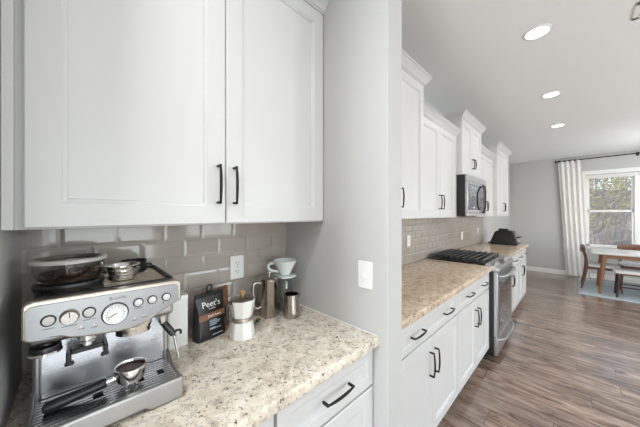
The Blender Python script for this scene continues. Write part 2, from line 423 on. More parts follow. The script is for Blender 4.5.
# ------------------------------------------------------------------ glazed tile backsplashes
def backsplash(name, y0, y1, z0, z1, label, start):
    r = bpy.data.objects.new(name, None); COL.objects.link(r); struct(r, label)
    MB().box(0, .004, y0, y1, z0, z1).build('grout_bed', 'grout', r, smooth=0)
    mb = MB(); TL, TH, g = .152, .0755, .0022; bv = .010
    k = 0; z = z1
    while z > z0 + .006:
        za = max(z - TH, z0); off = start + (TL / 2 if k % 2 else 0)
        y = y0 - ((y0 - off) % TL if True else 0)
        while y < y1:
            a, b = max(y + g / 2, y0), min(y + TL - g / 2, y1)
            if b - a > .012:
                zz0, zz1 = za + g / 2, z - g / 2
                bz = min(bv, (zz1 - zz0) / 3)
                by = min(bv, (b - a) / 3)
                mb.rings([[(.003, a, zz0), (.003, b, zz0), (.003, b, zz1), (.003, a, zz1)],
                          [(.0065, a, zz0), (.0065, b, zz0), (.0065, b, zz1), (.0065, a, zz1)],
                          [(.0084, a + by, zz0 + bz), (.0084, b - by, zz0 + bz), (.0084, b - by, zz1 - bz), (.0084, a + by, zz1 - bz)]], cap0=False)
            y += TL
        z -= TH; k += 1
    mb.build('tiles', 'tile', r, smooth=0)
    return r
backsplash('wall_tile', YN0, YN1, .914, 1.385, 'glossy taupe subway tile behind the coffee counter', .722)
backsplash('wall_tile', YP2, 5.42, .914, 1.385, 'glossy taupe subway tile behind the range', 1.10)

# ------------------------------------------------------------------ cabinetry
CAB_T = .020
def front_panel(name, parent, xf, y0, y1, z0, z1, fr):
    """framed door or drawer front whose face is at x = xf"""
    t = CAB_T; R = []
    for ins, x in ((0, xf - t), (0, xf - .003), (.003, xf), (fr, xf), (fr + .003, xf - .003), (fr + .010, xf - .0045), (fr + .013, xf - .0095)):
        R.append([(x, y0 + ins, z0 + ins), (x, y1 - ins, z0 + ins), (x, y1 - ins, z1 - ins), (x, y0 + ins, z1 - ins)])
    return MB().rings(R).build(name, 'cab', parent, smooth=0)
def pull(parent, xf, y, z, length, vertical=True, bow=.006):
    """black bar pull with square posts and a slightly bowed, swelling bar"""
    mb = MB(); h = length / 2; out = .025
    pts, rad = [], []
    n = 12
    for i in range(n + 1):
        s = -1 + 2 * i / n
        pts.append((xf + out + bow * (1 - s * s), s * h, 0)); rad.append(.0036 + .0020 * (1 - s * s))
    mb.tube(pts, rad, 8)
    for s in (-1, 1):
        mb.box(xf, xf + out + .003, s * (h - .005) - .0042, s * (h - .005) + .0042, -.0042, .0042)
    for v in mb.bm.verts:
        a, b = v.co.y, v.co.z
        v.co.y, v.co.z = (y + b, z + a) if vertical else (y + a, z + b)
    return mb.build('handle', 'black_metal', parent, bevel=.001)
def crown(parent, xf, y0, y1, z0, z1, left, right, proj=.05):
    h = z1 - z0; R = []
    for o, zz in ((.0, 0), (.008, 0), (.008, .12), (.014, .16), (.020, .34), (.034, .60), (.043, .74), (.043, .84), (.050, .86), (.050, 1)):
        o = o / .05 * proj
        R.append([(.001, y0 - o * left, z0 + h * zz), (xf + o, y0 - o * left, z0 + h * zz), (xf + o, y1 + o * right, z0 + h * zz), (.001, y1 + o * right, z0 + h * zz)])
    return MB().rings(R).build('crown', 'cab', parent, smooth=0)
def wall_cabinet(label, xf, y0, y1, z0, z1, zc, doors, cl=0, cr=0, fr=.058, fillers=(0, 0), group=None, hl=.135, crown_proj=.05, fil=()):
    """doors: list of (y0, y1, handle side, handle z)"""
    r = thing('wall_cabinet', label, 'cabinet', ((0), (y0 + y1) / 2, z0), 0, group)
    xb = xf - CAB_T - .001
    MB().box(.0115 if z0 < 1.38 else .001, xb, y0 + .0005, y1 - .0005, z0, z1).build('carcass', 'cab', r, smooth=0, bevel=.0015)
    for a, b, side, hz in doors:
        d = front_panel('door', r, xf, a + .0015, b - .0015, z0 + .004, z1 - .012, fr)
        if side: pull(d, xf, (b - .030) if side == 'R' else (a + .030), hz, hl)
    if zc: crown(r, xf - .004, y0 + .001, y1 - .001, z1 - .012, zc, cl, cr, crown_proj)
    for ya, yb in fil: MB().box(xb - .001, xf - .003, ya, yb, z0 + .001, z1).build('filler', 'cab', r, bevel=.0015)
    rehome(r); return r
G = 'white wall cabinets over the kitchen counter'
wall_cabinet('large white two-door wall cabinet over the espresso machine and coffee counter', .325, YN0 + .0005, YN1 - .0005, 1.386, 2.445, 2.51,
             [(-.090, .3935, 'R', 1.530), (.3935, .901, 'L', 1.530)], 0, 0, fr=.062, hl=.14, fil=((YN0 + .0006, YN0 + .019),))
wall_cabinet('tall white two-door wall cabinet next to the grey partition, first along the kitchen wall', .38, YP2 + .004, 1.965, 1.386, 2.445, 2.50,
             [(1.13, 1.5475, 'R', 1.535), (1.5475, 1.963, 'L', 1.535)], 0, 1, group=G)
wall_cabinet('shorter white two-door wall cabinet just before the microwave', .33, 1.967, 2.893, 1.386, 2.255, 2.305,
             [(1.969, 2.430, 'R', 1.535), (2.430, 2.891, 'L', 1.535)], 0, 0, group=G)
wall_cabinet('short raised white cabinet mounted directly over the microwave', .38, 2.895, 3.655, 1.842, 2.445, 2.50,
             [(2.897, 3.275, 'R', 1.995), (3.275, 3.653, 'L', 1.995)], 1, 1, group=G, hl=.11)
wall_cabinet('shorter white two-door wall cabinet just beyond the microwave', .33, 3.657, 4.537, 1.386, 2.255, 2.305,
             [(3.659, 4.097, 'R', 1.535), (4.097, 4.535, 'L', 1.535)], 0, 0, group=G)
wall_cabinet('tall white two-door wall cabinet at the far end of the kitchen run', .38, 4.539, 5.44, 1.386, 2.445, 2.50,
             [(4.541, 4.990, 'R', 1.535), (4.990, 5.438, 'L', 1.535)], 1, 1, group=G)

def base_cabinet(label, y0, y1, fronts, group=None, end_panel=False):
    """fronts: (kind, y0, y1, z0, z1, handles[(y, z, vertical)])"""
    r = thing('base_cabinet', label, 'cabinet', (0, (y0 + y1) / 2, 0), 0, group)
    MB().box(.002, .600, y0 + .001, y1 - .001, .10, .874).build('carcass', 'cab', r, smooth=0, bevel=.0015)
    MB().box(.002, .535, y0 + .002, y1 - .002, .001, .10).build('toe_kick', 'cab', r, smooth=0)
    for kind, a, b, z0, z1, hs in fronts:
        f = front_panel(kind, r, .622, a, b, z0, z1, .055 if kind == 'door' else .036)
        for y, z, vert in hs: pull(f, .622, y, z, .145, vert)
    rehome(r); return r
GB = 'white base cabinets along the kitchen wall'; GN = 'white base cabinets under the coffee counter'
ZD0, ZD1, ZB0, ZB1 = .708, .862, .115, .698
base_cabinet('white base cabinet under the espresso machine end of the coffee counter', YN0 + .002, .409,
             [('drawer', -.100, .404, ZD0, ZD1, [(.15, .785, False)]), ('door', -.100, .404, ZB0, ZB1, [(-.06, .60, True)])], GN)
base_cabinet('white base cabinet with one black drawer pull beside the partition, under the coffee counter', .411, YN1 - .002,
             [('drawer', .416, .898, ZD0, ZD1, [(.667, .787, False)]), ('door', .416, .898, ZB0, ZB1, [(.45, .60, True)])], GN)
def double(label, y0, y1, split=False):
    c = (y0 + y1) / 2; w = y1 - y0
    base_cabinet(label, y0, y1, [('drawer', y0 + .004, y1 - .004, ZD0, ZD1, [(y0 + w * .28, .785, False), (y1 - w * .24, .785, False)]),
                 ('door', y0 + .004, c - .002, ZB0, ZB1, [(c - .035, .55, True)]), ('door', c + .002, y1 - .004, ZB0, ZB1, [(c + .035, .55, True)])], GB)
double('white base cabinet against the partition, with two pulls on its wide drawer', YP2 + .022, 1.985)
double('white base cabinet directly before the gas range', 1.987, 2.893)
double('white base cabinet directly beyond the gas range', 3.657, 4.537)
double('white base cabinet at the far end of the run by the dining area', 4.539, 5.42)

def countertop(name, label, y0, y1, caulk=None, m='granite_warm_lit'):
    r = thing(name, label, 'countertop', (0, (y0 + y1) / 2, .876))
    e = .012; R = []
    X1 = .650
    prof = [(.0, .876), (X1 - .004, .876), (X1, .880), (X1, .905), (X1 - .003, .911), (X1 - .009, .914), (.0, .914)]
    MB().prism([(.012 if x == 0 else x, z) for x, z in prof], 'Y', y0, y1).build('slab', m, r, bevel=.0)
    if caulk is not None:
        MB().box(.012, .648, caulk - .006, caulk, .9142, .918).build('caulk_bead', 'caulk', r)
    rehome(r); return r
countertop('countertop', 'speckled cream granite countertop of the coffee nook in the foreground', YN0 + .001, YN1 - .0015, YN1 - .0015, 'granite')
countertop('countertop', 'granite countertop with warm light tinted into its colour, between the partition and the gas range', YP2 + .002, 2.896)
countertop('countertop', 'granite countertop with warm light tinted into its colour, beyond the gas range at the far end', 3.656, 5.445)

# ------------------------------------------------------------------ gas range
def gas_range():
    y0, y1 = 2.900, 3.652; ym = (y0 + y1) / 2
    r = thing('gas_range', 'stainless slide-in gas range with black grates between the base cabinets', 'range', (0, ym, 0))
    MB().box(.03, .655, y0, y1, .04, .905).build('body', 'black_plastic', r, bevel=.003)
    for x in (.1, .58):
        for y in (y0 + .05, y1 - .05): MB().lathe([(.018, 0.0005), (.018, .04)], (x, y, 0), 12).build('foot', 'rubber', r)
    MB().box(.045, .60, y0 + .001, y1 - .001, .905, .922).build('cooktop', 'black_plastic', r, bevel=.004)
    # sloped stainless control strip
    MB().prism([(.585, .905), (.585, .934), (.612, .938), (.70, .900), (.705, .872), (.655, .865)], 'Y', y0 - .001, y1 + .001).build('control_panel', 'steel_range', r, bevel=.003)
    sl = math.atan2(.938 - .900, .70 - .612)
    d = MB().box(-.028, .028, -.10, .10, -.001, .0012)
    dm = Matrix.Translation((.656, ym - .02, .9195)) @ Matrix.Rotation(sl, 4, 'Y')
    dd = MB().merge(d, dm); dd.build('display', 'display', r)
    for k, yy in enumerate((y0 + .07, y0 + .15, y1 - .23, y1 - .15, y1 - .07)):
        km = Matrix.Translation((.656, yy, .9195)) @ Matrix.Rotation(sl, 4, 'Y')
        MB().lathe([(.021, 0), (.021, .006), (.017, .010), (.016, .026), (.013, .029)], (0, 0, 0), 20, mtx=km).build('knob', 'steel_range', r)
    # door
    MB().box(.656, .690, y0 + .004, y1 - .004, .235, .862).build('door', 'steel_range', r, bevel=.004)
    door = r.children[-1]
    for c in r.children:
        if c.name.startswith('door'): door = c
    MB().box(.6895, .6925, y0 + .075, y1 - .075, .31, .76).build('window', 'oven_glass', door, bevel=.001)
    pts = [(.69 + .052 * (1 - abs(t) ** 6) , ym + t * (y1 - ym - .04), .815 - .0 * t) for t in [k / 10 for k in range(-10, 11)]]
    MB().tube(pts, .012, 10).build('handle', 'steel_range', door)
    MB().box(.656, .688, y0 + .004, y1 - .004, .055, .228).build('drawer', 'steel_range', r, bevel=.004)
    dr = [c for c in r.children if c.name.startswith('drawer')][0]
    pts = [(.687 + .042 * (1 - abs(t) ** 6), ym + t * (y1 - ym - .05), .195 - .02 * (1 - t * t)) for t in [k / 10 for k in range(-10, 11)]]
    MB().tube(pts, .011, 10).build('handle', 'steel_range', dr)
    # burners and grates
    for x, y, rr in ((.17, y0 + .17, .04), (.45, y0 + .17, .05), (.17, y1 - .17, .045), (.45, y1 - .17, .055), (.31, ym, .05)):
        MB().lathe([(rr * 1.3, .922), (rr * 1.3, .926), (rr, .928), (rr, .936), (rr * .6, .938)], (x, y, 0), 20).build('burner', 'iron', r)
    for k in range(3):
        a, b = y0 + .012 + k * .2435, y0 + .012 + k * .2435 + .238
        g = MB()
        for j in range(9):
            xx = .075 + j * .0605; g.box(xx - .0085, xx + .0085, a, b, .946, .966)
        for yy in (a + .012, (a + b) / 2, b - .012): g.box(.07, .562, yy - .006, yy + .006, .938, .950)
        for xx in (.075, .559):
            for yy in (a + .012, b - .012): g.box(xx - .007, xx + .007, yy - .007, yy + .007, .922, .947)
        g.build('grate', 'iron', r, bevel=.003)
    rehome(r)
gas_range()

# ------------------------------------------------------------------ over-the-range microwave
def microwave():
    y0, y1, z0, z1 = 2.898, 3.652, 1.404, 1.840
    r = thing('microwave_oven', 'black and stainless over-the-range microwave with an arched black handle', 'microwave', (0, (y0 + y1) / 2, z0))
    MB().box(.012, .408, y0, y1, z0, z1).build('body', 'black_plastic', r, bevel=.004)
    MB().box(.408, .430, y0, y1, z1 - .062, z1 - .001).build('vent_strip', 'steel_range', r, bevel=.003)
    yd = y1 - .165
    door = MB().box(.408, .432, y0 + .002, yd, z0 + .032, z1 - .065).build('door', 'steel_range', r, bevel=.003)
    MB().box(.4315, .4335, y0 + .022, yd - .012, z0 + .065, z1 - .088).build('window', 'oven_glass', door, bevel=.001)
    pts = []
    for i in range(17):
        t = -1 + 2 * i / 16
        pts.append((.432 + .044 * (1 - abs(t) ** 4), yd - .01 - .055 * (1 - t * t), (z0 + z1) / 2 - .018 + t * .165))
    MB().tube(pts, .0085, 10).build('handle', 'black_plastic', door)
    cp = MB().box(.408, .430, yd + .002, y1 - .002, z0 + .032, z1 - .065).build('control_panel', 'display', r, bevel=.003)
    bt = MB()
    for a in range(3):
        for b in range(5): bt.box(.4298, .4312, yd + .03 + a * .037, yd + .055 + a * .037, z0 + .06 + b * .036, z0 + .08 + b * .036)
    bt.build('keypad', 'print_grey', cp)
    MB().box(.408, .431, y0 + .001, y1 - .001, z0, z0 + .030).build('lower_trim', 'steel_range', r, bevel=.003)
    rehome(r)
microwave()

# black sloped appliance on the far counter
def counter_appliance():
    r = thing('countertop_grill', 'black sloped countertop grill with shiny front on the far counter end', 'grill', (.36, 5.25, .914), radians(0))
    def ring(z, x0, x1, yw): return [(x0, -yw, z), (x1, -yw, z), (x1, yw, z), (x0, yw, z)]
    MB().rings([ring(.012, -.215, .190, .165), ring(.034, -.215, .190, .165), ring(.040, -.185, .176, .15), ring(.205, -.125, .128, .13), ring(.228, -.105, .112, .12)]).build('body', 'black_plastic', r, bevel=.006)
    MB().box(-.085, .045, -.05, .05, .226, .262).build('lid_handle', 'black_plastic', r, bevel=.010)
    for x in (-.16, .16):
        for y in (-.13, .13): MB().lathe([(.012, 0.0005), (.012, .014)], (x, y, 0), 10).build('foot', 'rubber', r)
    MB().rings([[(.185, -.13, .044), (.185, .13, .044), (.138, .12, .195), (.138, -.12, .195)], [(.198, -.13, .048), (.198, .13, .048), (.151, .12, .199), (.151, -.12, .199)]]).build('front_panel', 'chrome', r)
    MB().tube([(.172, -.10, .118), (.212, -.08, .132), (.212, .08, .132), (.172, .10, .118)], .012, 8).build('handle', 'black_plastic', r)
    MB().box(.050, .108, -.11, .02, .2285, .238).build('top_plate', 'bag_brown', r, bevel=.002)
counter_appliance()

# ------------------------------------------------------------------ wall plates
def outlet(label, y, z, x=.0102, switch=False, group=None):
    r = thing('wall_outlet', label, 'outlet', (x, y, z), 0, group)
    R = rrect(-.036, .036, -.059, .059, .005, 3)
    MB().rings([[(0, a, b) for a, b in R], [(.004, a, b) for a, b in R], [(.006, a * .95, b * .97) for a, b in R]]).build('cover_plate', 'white_plastic', r)
    for s in (-1, 1):
        Q = rrect(-.017, .017, s * .021 - .014, s * .021 + .014, .010, 4)
        f = MB().rings([[(.005, a, b) for a, b in Q], [(.0075, a, b) for a, b in Q]]).build('receptacle', 'white_plastic', r)
        MB().box(.007, .0079, -.0085, -.006, s * .021 - .001, s * .021 + .008).box(.007, .0079, .006, .0085, s * .021 - .001, s * .021 + .007).box(.007, .0079, -.002, .002, s * .021 - .009, s * .021 - .005).build('slot', 'dark_gap', f)
    MB().lathe([(.003, .0055), (.003, .0072)], (0, 0, 0), 10, 'X').build('screw', 'chrome', r)
    return r
outlet('white duplex outlet on the taupe tile above the moka pot', 0.588, 1.154)
GO = 'outlets along the kitchen backsplash'
outlet('white outlet on the kitchen tile nearest the partition', 2.45, 1.15, group=GO)
outlet('white outlet on the tile beyond the gas range, nearer of the pair', 4.16, 1.10, group=GO)
outlet('white outlet on the tile near the far end of the backsplash', 5.02, 1.13, group=GO)
def switch():
    r = thing('light_switch', 'white single toggle light switch on the grey partition wall', 'switch', (.579, YN1 - .0002, 1.160))
    R = rrect(-.0365, .0365, -.059, .059, .005, 3)
    MB().rings([[(a, 0, b) for a, b in R], [(a, -.004, b) for a, b in R], [(a * .95, -.006, b * .97) for a, b in R]]).build('cover_plate', 'white_plastic', r)
    MB().box(-.006, .006, -.0068, -.005, -.013, .013).build('slot', 'trim', r)
    MB().rings([[(-.004, -.006, -.010), (.004, -.006, -.010), (.004, -.006, .006), (-.004, -.006, .006)], [(-.0035, -.016, -.014), (.0035, -.016, -.014), (.0035, -.018, -.006), (-.0035, -.018, -.006)]]).build('toggle', 'white_plastic', r)
    for s in (-1, 1): MB().lathe([(.003, -.0072), (.003, -.0055)], (0, 0, s * .030), 10, 'Y').build('screw', 'white_plastic', r)
switch()

# ------------------------------------------------------------------ recessed lights and vent
def recessed_light(label, x, y, power=2.2, group='recessed ceiling lights'):
    r = thing('ceiling_light', label, 'ceiling light', (x, y, H), 0, group)
    MB().lathe([(.064, -.001), (.083, -.001), (.083, -.004), (.069, -.009), (.064, -.006)], (0, 0, 0), 40, cap0=False, cap1=False).build('trim_ring', 'trim', r)
    MB().lathe([(.0655, -.002), (.0655, -.0055)], (0, 0, 0), 40).build('diffuser', 'lamp', r)
    d = bpy.data.lights.new('lamp_light', 'AREA'); d.shape = 'DISK'; d.size = .14; d.energy = power; d.color = (1, .99, .98)
    o = bpy.data.objects.new('lamp_light', d); COL.objects.link(o); o.parent = r; o.location = (0, 0, -.012)
recessed_light('lit round ceiling light nearest the camera, largest of the row over the counter', 1.02, 2.39)
recessed_light('lit round ceiling light in the middle of the row over the counter', 1.02, 3.74)
recessed_light('lit round ceiling light farthest along the row, toward the dining wall', 1.02, 5.12)
for k, (x, y) in enumerate(((.98, -.37), (1.02, -1.75), (2.2, .35), (2.9, 2.4), (2.9, 5.12), (4.4, 2.4), (4.4, 5.12), (2.2, -1.0), (4.4, -.4))):  # lamps out of view; most to the right of the camera are added fill
    recessed_light('unseen lit ceiling light outside the picture, %s' % ('over the coffee nook', 'behind the camera', 'right of the camera', 'over the island side', 'added as fill beside the dining table', 'added as fill over the open room', 'added as fill on the right wall side', 'right of the camera toward the back wall, added as fill', 'added as fill toward the right wall')[k], x, y, {0: 13.0, 2: 2.0, 7: 11.0}.get(k, 3.0), group='recessed lights outside the picture')
def pendant(label, x, y, z, power):  # unseen pendants added to brighten the ceiling and far wall
    r = thing('fill_pendant', label, 'fill pendant', (x, y, H), 0, 'added fill pendants outside the picture')
    MB().lathe([(.060, -.0005), (.060, -.020), (.012, -.028)], (0, 0, 0), 32).build('ceiling_canopy', 'black_metal', r)
    MB().tube([(0, 0, -.02), (0, 0, -(H - z) + .17)], .003, 8).build('cord', 'black_plastic', r)
    MB().lathe([(.012, -(H - z) + .20), (.030, -(H - z) + .185), (.030, -(H - z) + .135)], (0, 0, 0), 24).build('socket', 'black_metal', r)
    k = 2 * pi
    MB().lathe([(.03, -(H - z) + .135)] + [(.14 * sin(pi * t / 16), -(H - z) + .14 * cos(pi * t / 16)) for t in range(2, 16)], (0, 0, 0), 36, cap0=False).build('glass_globe', 'clear_glass', r)
    MB().sphere((0, 0, -(H - z)), .035, 16, 10).build('bulb', 'lamp', r)
    d = bpy.data.lights.new('bulb_light', 'POINT'); d.shadow_soft_size = .05; d.energy = power; d.color = (1, .99, .98)
    o = bpy.data.objects.new('bulb_light', d); COL.objects.link(o); o.parent = r; o.location = (0, 0, -(H - z))
FILL_PEND = 76.0
pendant('unseen clear globe pendant added for fill light, nearer one', 3.3, 2.2, 1.75, FILL_PEND)
pendant('unseen clear globe pendant added for fill light, farther one', 3.3, 3.9, 1.75, FILL_PEND)
pendant('unseen clear globe pendant added for fill light above the dining table', 2.75, 6.7, 1.75, FILL_PEND * 1.1)
def vent():
    r = thing('ceiling_vent', 'white slotted air vent in the ceiling at the right edge', 'vent', (1.64, 2.60, H))
    f = MB()
    for a, b, c, d in ((-.16, -.13, -.10, .10), (.13, .16, -.10, .10), (-.16, .16, -.10, -.075), (-.16, .16, .075, .10)): f.box(a, b, c, d, -.007, -.0005)
    f.build('frame', 'trim', r, bevel=.002)
    MB().box(-.13, .13, -.075, .075, -.0015, -.0005).build('backing', 'dark_gap', r)
    s = MB()
    for k in range(8):
        x = -.115 + k * .033; s.rings([[(x - .010, -.075, -.002), (x - .008, -.075, -.002), (x - .008, .075, -.002), (x - .010, .075, -.002)], [(x + .006, -.075, -.008), (x + .008, -.075, -.008), (x + .008, .075, -.008), (x + .006, .075, -.008)]])
    s.build('slats', 'trim', r)
vent()

# ------------------------------------------------------------------ espresso machine
CT = .914
def espresso():
    yl, yr = -.085, .235
    r = thing('espresso_machine', 'brushed steel espresso machine with pressure gauge and bean hopper on the coffee counter', 'coffee machine', (.23, .075, CT))
    Z = 0
    # column and head
    MB().prism([(.095, .926), (.300, .926), (.300, 1.118), (.360, 1.121), (.374, 1.130), (.374, 1.219), (.095, 1.219)], 'Y', -.074, .210).build('body', 'steel', r, bevel=.006, seg=3)
    MB().box(.299, .3035, -.062, .199, .964, 1.117).build('splash_plate', 'steel_plate', r, bevel=.001)
    for yy in (-.069, .206):
        MB().lathe([(.0085, .928), (.0085, 1.122)], (.294, yy, 0), 20).build('column_edge', 'steel', r)
    # control panel outline (y, z)
    low = [(-.085, 1.135), (-.075, 1.127), (-.058, 1.125), (-.045, 1.129), (-.025, 1.126), (-.010, 1.117), (.015, 1.110), (.045, 1.107), (.080, 1.102), (.110, 1.102), (.135, 1.106), (.158, 1.116), (.180, 1.129), (.205, 1.142), (.225, 1.150), (.235, 1.154)]
    top = [(.235, 1.203), (.229, 1.211), (.218, 1.214), (-.068, 1.218), (-.079, 1.215), (-.085, 1.207)]
    cy, cz = .075, 1.16
    low = [(cy + (y - cy) * 1.03, z) for y, z in low]; top = [(cy + (y - cy) * 1.03, z + .003) for y, z in top]
    ins = [(cy - .002 + (y - cy) * .955, cz - .002 + (z - cz) * .86) for y, z in low + top]
    MB().prism(low + top, 'X', .318, .345).build('panel_surround', 'steel_warm', r, bevel=.004, seg=3)
    pan = MB().prism(ins, 'X', .343, .3475).build('control_panel', 'steel_panel', r, bevel=.001)
    # top tray with black rail
    MB().box(.03, .318, yl + .010, yr - .010, 1.206, 1.2115).build('cup_warmer', 'steel_warm', r, bevel=.002)
    rail = rrect(.035, .312, yl + .014, yr - .012, .02, 5)
    MB().tube([(x, y, 1.2165) for x, y in rail], .0052, 8, closed=True).build('rail', 'black_plastic', r)
    gr = MB()
    for k in range(9): gr.box(.05 + k * .028, .062 + k * .028, .06, yr - .025, 1.2116, 1.2135)
    gr.build('cup_grid', 'steel_warm', r)
    # bean hopper
    hx, hy = .190, -.012
    MB().lathe([(.072, 1.2116), (.076, 1.224), (.074, 1.232), (.068, 1.234)], (hx, hy, 0), 48).build('hopper_collar', 'black_plastic', r, bevel=.0)
    hop = MB().lathe([(.060, 1.2345), (.068, 1.238), (.075, 1.262), (.077, 1.286), (.075, 1.286), (.073, 1.262), (.066, 1.240), (.058, 1.2365)], (hx, hy, 0), 48).build('hopper', 'smoked', r)
    MB().lathe([(.056, 1.237), (.062, 1.240), (.068, 1.250), (.064, 1.254), (.03, 1.256), (.001, 1.256)], (hx, hy, 0), 32).build('bean_bed', 'beans', hop)
    bn = MB(); rnd = random.Random(3)
    for k in range(230):
        a = rnd.random() * 2 * pi; q = .066 * math.sqrt(rnd.random()); zz = 1.2565 + rnd.random() * .003 - max(0, (q - .058)) * .55
        b_ = MB().sphere((0, 0, 0), .0052, 7, 5)
        bn.merge(b_, Matrix.Translation((hx + q * cos(a), hy + q * sin(a), zz)) @ Matrix.Rotation(rnd.random() * 6, 4, 'Z') @ Matrix.Rotation(rnd.random() * 2, 4, 'X') @ Matrix.Diagonal((1, .65, .55, 1)))
    o = bn.build('coffee_beans', 'beans', hop); o['kind'] = 'stuff'
    lid = MB().lathe([(.062, 1.290), (.077, 1.287), (.0805, 1.288), (.0805, 1.295), (.077, 1.298), (.066, 1.2985), (.060, 1.292), (.001, 1.291)], (hx, hy, 0), 48).build('hopper_lid', 'smoked', r)
    MB().lathe([(.0805, 1.288), (.0825, 1.2885), (.0825, 1.2955), (.0805, 1.298), (.070, 1.299), (.070, 1.2985)], (hx, hy, 0), 48, cap0=False, cap1=False).build('lid_rim', mat('grey_clear_plastic', (.44, .42, .39), .18, noise_amt=.04, spec=.6), lid)
    # controls
    def button(y, z, rad, name='button'):
        b = MB().lathe([(rad, .3470), (rad, .3495), (rad * .9, .3505)], (0, y, z), 28, 'X').build(name, 'black_plastic', r)
        MB().lathe([(rad * .76, .3500), (rad * .76, .3520), (rad * .66, .3528)], (0, y, z), 28, 'X').build('button_face', 'button', b)
        return b
    button(-.047, 1.171, .0135); button(.024, 1.172, .0135)
    for y in (.127, .161, .197): button(y, 1.172, .0125)
    k = MB().lathe([(.0185, .347), (.0185, .351), (.0165, .3525), (.0160, .3625), (.0145, .3645)], (0, -.0115, 1.171), 32, 'X').build('grind_dial', 'pewter', r)
    MB().box(.3640, .3652, -.0122, -.0108, 1.173, 1.1845).build('dial_mark', 'dark_gap', k)
    g = MB().lathe([(.0275, .347), (.0275, .353), (.0255, .3555), (.0225, .3555), (.0220, .3535)], (0, .076, 1.155), 48, 'X', cap1=False).build('pressure_gauge', 'chrome', r)
    MB().lathe([(.0295, .3470), (.0295, .3490), (.0275, .3495)], (0, .076, 1.155), 40, 'X').build('gauge_gasket', 'black_plastic', g)
    MB().lathe([(.0222, .3485), (.0222, .3538)], (0, .076, 1.155), 40, 'X').build('gauge_face', 'white_plastic', g)
    tk = MB()
    for i in range(13):
        a = radians(-40 + i * 260 / 12); m_ = Matrix.Translation((.3539, .076, 1.155)) @ Matrix.Rotation(a, 4, 'X')
        tk.merge(MB().box(-.0002, .0003, .0165, .0200, -.0006, .0006), m_)
    tk.build('gauge_ticks', 'dark_gap', g)
    nd = MB().merge(MB().box(-.0002, .0008, -.004, .0165, -.0007, .0007), Matrix.Translation((.3543, .076, 1.155)) @ Matrix.Rotation(radians(205), 4, 'X'))
    nd.build('gauge_needle', 'dark_gap', g)
    for y, z in ((.010, 1.140), (.034, 1.137), (.119, 1.130), (.141, 1.133), (.158, 1.154), (.188, 1.155), (.202, 1.155)):
        MB().lathe([(.0028, .347), (.0028, .3485)], (0, y, z), 12, 'X').build('indicator_light', 'pewter', r)
    for y, z, w in ((-.047, 1.152, .010), (-.0115, 1.148, .014), (.024, 1.154, .012), (.127, 1.156, .010), (.010, 1.134, .006), (.034, 1.131, .006), (.119, 1.124, .006), (.141, 1.127, .006)):
        MB().box(.3474, .3479, y - w, y + w, z - .0009, z + .0009).build('panel_label', 'print_grey', r)
    lettering('logo', 'Breville', .0125, facing_x((.3476, .082, 1.1955)), 'print_grey', pan, .0003)
    # group head, grinder outlet with cradle, tamper
    MB().lathe([(.044, 1.128), (.044, 1.110), (.041, 1.105), (.041, 1.094), (.034, 1.091)], (.345, .117, 0), 44).build('group_head', 'chrome', r)
    MB().lathe([(.020, 1.128), (.020, 1.106), (.016, 1.102), (.016, 1.092)], (.345, .021, 0), 28).build('grinder_outlet', 'chrome', r)
    cr = MB()
    cr.box(.3036, .365, -.010, .052, 1.080, 1.092)
    cr.box(.3036, .376, -.018, -.008, 1.066, 1.088).box(.3036, .376, .050, .060, 1.066, 1.088)
    cr.box(.366, .378, -.020, -.003, 1.060, 1.069).box(.366, .378, .045, .062, 1.060, 1.069)
    cr.build('grinder_cradle', 'black_plastic', r, bevel=.003)
    MB().lathe([(.010, 1.128), (.012, 1.116), (.026, 1.114), (.0275, 1.109), (.0275, 1.103)], (.345, -.052, 0), 36).build('tamper', 'black_plastic', r)
    MB().lathe([(.0275, 1.1032), (.0292, 1.102), (.0292, 1.097), (.0275, 1.096)], (.345, -.052, 0), 36).build('tamper_disc', 'chrome', r)
    # steam wand
    MB().lathe([(.011, 1.128), (.011, 1.098), (.008, 1.092)], (.340, .188, 0), 20).build('steam_joint', 'chrome', r)
    w = MB().tube([(.340, .189, 1.096), (.345, .199, 1.080), (.350, .209, 1.064), (.354, .216, 1.052)], [.0085, .010, .010, .008], 12).build('steam_grip', 'black_plastic', r)
    pts = []
    for i in range(13):
        q_ = radians(-20 + 250 * i / 12); pts.append((.356 + .003 * sin(q_), .226 + .0095 * cos(q_), 1.054 + .011 * sin(q_)))
    MB().tube(pts, .0036, 8).build('grip_ring', 'black_plastic', w)
    MB().tube([(.354, .216, 1.056), (.357, .222, 1.016), (.360, .228, .980)], [.004, .004, .0034], 12).build('steam_wand', 'chrome', r)
    # drip tray base
    yl, yr = -.081, .215
    MB().box(.300, .440, yl + .004, yr - .004, .926, .956).build('drip_tray', 'steel', r, bevel=.003)
    front = [(yl, .9155), (yl + .060, .9155), (yl + .072, .926), (yr - .088, .926), (yr - .076, .9155), (yr, .9155), (yr, .973), (yl, .973)]
    MB().prism(front, 'X', .440, .457).build('tray_front', 'steel', r, bevel=.005, seg=3)
    for yy in (yr - .009, yl):
        MB().prism([(.300, .926), (.439, .926), (.439, .965), (.345, .965), (.300, .992)], 'Y', yy, yy + .009).build('tray_side', 'steel', r, bevel=.002)
    sl = MB()
    for k in range(11):
        x = .308 + k * .0118
        if k in (5, 6):
            for a_, b_ in ((yl + .011, .030), (.050, .120), (.136, .168), (.184, yr - .011)): sl.box(x, x + .0080, a_, b_, .956, .9655)
        else: sl.box(x, x + .0080, yl + .011, yr - .011, .956, .9655)
    sl.box(.304, .438, yl + .0095, yl + .013, .956, .9652).box(.304, .438, yr - .013, yr - .0095, .956, .9652).box(.304, .438, .0655, .0685, .956, .9640)
    sl.build('drip_grille', 'steel_plate', r)
    MB().box(.304, .438, yl + .010, yr - .010, .9562, .9580).build('tray_well', 'dark_gap', r)
